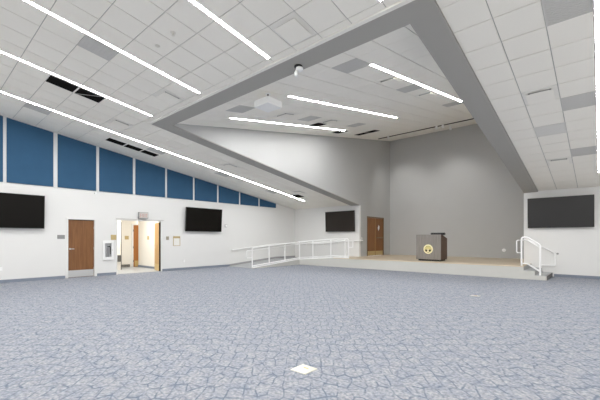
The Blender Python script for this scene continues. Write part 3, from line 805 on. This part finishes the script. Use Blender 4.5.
obj('hand_rail', MB().tube(fillet(pts, .05), .021, 10), M_RAIL, t, smooth=True)
for x in (-2.0, -1.4):
    z = 1.36+(x+2.12)*(-.47/.81)
    obj('bracket', MB().tube(fillet([(x, Y1, z-.07), (x, yw, z-.07), (x, yw, z)], .03), .009, 8), M_STEEL, t)
obj('wall_flange', MB().lathe([(.035, 0), (.035, -.02)], 14, (-1.24, Y1, .87), 'y'), M_GSIGN, t)

# ------------------------------------------------------------------ stage double door
XD = SX0
t = struct('door_4', MB().box(XD-.07, XD-.03, 17.04, 17.955, ZS+.01, 2.62), M_DOOR2, loc=(XD-.05, 17.96, ZS))
obj('door_leaf', MB().box(XD-.07, XD-.03, 17.965, 18.88, ZS+.01, 2.62), M_DOOR2, t)
fr = MB(); fr.box(XD-.15, XD+.012, 16.97, 17.035, ZS, 2.70); fr.box(XD-.15, XD+.012, 18.885, 18.95, ZS, 2.70); fr.box(XD-.15, XD+.012, 17.035, 18.885, 2.63, 2.70)
obj('door_frame', fr, mat('bronze_frame', (.20, .13, .07), .5), t)
obj('astragal', MB().box(XD-.03, XD-.018, 17.94, 17.98, ZS+.01, 2.62), mat('light_edge', (.42, .24, .10), .5), t)
obj('kick_plate', MB().box(XD-.029, XD-.024, 17.06, 17.93, ZS+.02, ZS+.27), M_BRASS, t)
obj('kick_plate', MB().box(XD-.029, XD-.024, 17.99, 18.86, ZS+.02, ZS+.27), M_BRASS, t)
obj('push_bar', MB().box(XD-.03, XD+.03, 18.02, 18.80, 1.47, 1.53), mat('bronze_bar', (.28, .19, .10), .4, metal=.5), t, bevel=.01)
pn = MB(); c_ = (18.36, 2.08)
pn.prism([(c_[0]-.10, c_[1]), (c_[0]-.02, c_[1]-.17), (c_[0]+.10, c_[1]-.05), (c_[0]+.10, c_[1]+.1), (c_[0], c_[1]+.17)], 'x', XD-.029, XD-.026)  # irregular pale patch lying flat on the right leaf
obj('notice', pn, M_WHITEP, t, label='pale angular patch on the right door leaf')

# ------------------------------------------------------------------ lectern
X0, X1_, Ya, Yb = -6.25, -5.17, 15.05, 15.85
t = thing('lectern', 'grey-brown laminate lectern with a round gold emblem standing on the stage', 'lectern', ((X0+X1_)/2, 15.45, ZS))
zt0, zt1 = 1.615, 1.46
obj('base', MB().box(X0+.07, X1_-.07, Ya+.07, Yb-.05, ZS, ZS+.07), M_BLACK, t)
obj('front_panel', MB().box(X0, X1_, Ya, Ya+.03, ZS+.07, zt0), M_LECT, t, bevel=.004)
for x in (X0, X1_-.03):
    obj('side_panel', MB().prism([(Ya+.03, ZS+.07), (Yb, ZS+.07), (Yb, zt1), (Yb-.22, zt1+.045), (Ya+.20, zt0-.005), (Ya+.03, zt0-.005)], 'x', x, x+.03), M_LECTS, t)
tp = MB(); tp.prism([(Ya+.03, zt0-.05), (Ya+.20, zt0-.05), (Yb-.02, zt1-.04), (Yb-.02, zt1-.015), (Ya+.20, zt0-.02), (Ya+.03, zt0-.02)], 'x', X0+.03, X1_-.03)
obj('lectern_top', tp, M_LECT, t)
obj('shelf', MB().box(X0+.03, X1_-.03, Ya+.03, Yb-.05, .85, .875), M_LECT, t)
obj('bottom_shelf', MB().box(X0+.03, X1_-.03, Ya+.03, Yb-.02, ZS+.07, ZS+.10), M_LECT, t)
ec = (-5.71, Ya, 0.98); er = .205
em = obj('emblem', MB().lathe([(er, 0), (er, -.014), (er-.015, -.018)], 40, ec, 'y'), M_CREAM, t, label='round cream and gold tree emblem')
obj('emblem_field', MB().lathe([(er*.72, -.018), (er*.72, -.021)], 36, ec, 'y'), M_OLIVE, em)
def ell(cx, cz, rx, rz, a0, a1, n=24): return [(cx+rx*math.cos(a0+(a1-a0)*k/n), cz+rz*math.sin(a0+(a1-a0)*k/n)) for k in range(n+1)]
crown = ell(ec[0], ec[2]+.0, er*.70, er*.66, math.radians(-8), math.radians(188))
crown += [(ec[0]-er*.45, ec[2]-er*.10), (ec[0]+er*.45, ec[2]-er*.10)]
obj('emblem_tree_crown', MB().prism(crown, 'y', ec[1]-.0212, ec[1]-.025), M_YELLOW, em)
trunk = [(ec[0]-er*.42, ec[2]-er*.62), (ec[0]+er*.42, ec[2]-er*.62), (ec[0]+er*.14, ec[2]-er*.42), (ec[0]+er*.12, ec[2]-er*.05), (ec[0]+er*.2, ec[2]+er*.05), (ec[0]-er*.2, ec[2]+er*.05), (ec[0]-er*.12, ec[2]-er*.05), (ec[0]-er*.14, ec[2]-er*.42)]
obj('emblem_tree_trunk', MB().prism(trunk, 'y', ec[1]-.0213, ec[1]-.0262), M_CREAM, em)
t = thing('desk_monitor', 'flat black device lying on the right half of the lectern top', 'monitor', (-5.32, 15.2, zt0))
obj('device_body', MB().box(-5.62, -5.04, Ya+.032, Ya+.20, zt0-.019, zt0+.07), M_BLACK, t, bevel=.008)
obj('device_lip', MB().box(-5.60, -5.06, Ya+.045, Ya+.19, zt0+.0701, zt0+.08), M_BLACK, t, bevel=.004)

# ------------------------------------------------------------------ floor boxes
for x, y, lab in ((-2.44, 2.85, 'square cream floor box cover in the carpet, at the bottom of the photo'), (-2.37, 9.35, 'pale metal floor box cover in the carpet, farther one towards the lectern')):
    t = thing('floor_box', lab, 'floor box', (x, y, 0), 'floor box covers')
    fr = MB(); s = .105; w = .016
    fr.box(x-s, x+s, y-s, y-s+w, 0, .008); fr.box(x-s, x+s, y+s-w, y+s, 0, .008); fr.box(x-s, x-s+w, y-s+w, y+s-w, 0, .008); fr.box(x+s-w, x+s, y-s+w, y+s-w, 0, .008)
    obj('frame', fr, M_PLATE if y < 5 else M_STEEL, t)
    obj('lid', MB().box(x-s+w, x+s-w, y-s+w, y+s-w, 0, .006), M_PLATE if y < 5 else M_STEEL, t)
    obj('pull_tab', MB().box(x-.03, x+.03, y+.03, y+.045, .006, .009), M_BRASS, t)

# ------------------------------------------------------------------ lamps and surroundings
def lamp(name, kind, loc, energy, rot=(0,0,0), **k):
    l = bpy.data.lights.new(name, kind); l.energy = energy
    for a, v in k.items(): setattr(l, a, v)
    o = bpy.data.objects.new(name, l); o.location = loc; o.rotation_euler = rot; COL.objects.link(o); return o
lamp('corridor_lamp', 'AREA', (-16.0, 6.4, 2.65), 62, shape='RECTANGLE', size=1.0, size_y=1.6, color=(1, .97, .91))
lamp('corridor_lamp_far', 'AREA', (-17.6, 8.4, 2.65), 18, shape='RECTANGLE', size=.4, size_y=1.2, color=(1, .97, .91))
for x in (-8.7, -5.9):
    lamp('stage_spot', 'SPOT', (x, 17.4, zv(17.4)-.28), 150, (math.radians(32), 0, 0), spot_size=math.radians(88), spot_blend=1.0, shadow_soft_size=.05, color=(1, .99, .97))
# back wall left out so the added white surround fills the hall with light
w = bpy.data.worlds.new('daylight_fill'); scene.world = w; w.use_nodes = True
bg = w.node_tree.nodes['Background']; bg.inputs[0].default_value = (1.0, .985, .955, 1); bg.inputs[1].default_value = 1.15

# ------------------------------------------------------------------ camera
cam = bpy.data.cameras.new('camera'); co = bpy.data.objects.new('camera', cam); COL.objects.link(co)
cam.sensor_width = 36; cam.lens = 343.97/600*36
cam.shift_x = 0; cam.shift_y = 38.97/600
cam.clip_start = .05; cam.clip_end = 200
co.location = (0, 0, 1.425); co.rotation_euler = (math.radians(90), 0, math.radians(41.219))
scene.camera = co
scene.view_settings.view_transform = 'Standard'
scene.view_settings.look = 'None'
scene.view_settings.exposure = 0.0
scene.cycles.max_bounces = 12
scene.cycles.diffuse_bounces = 8
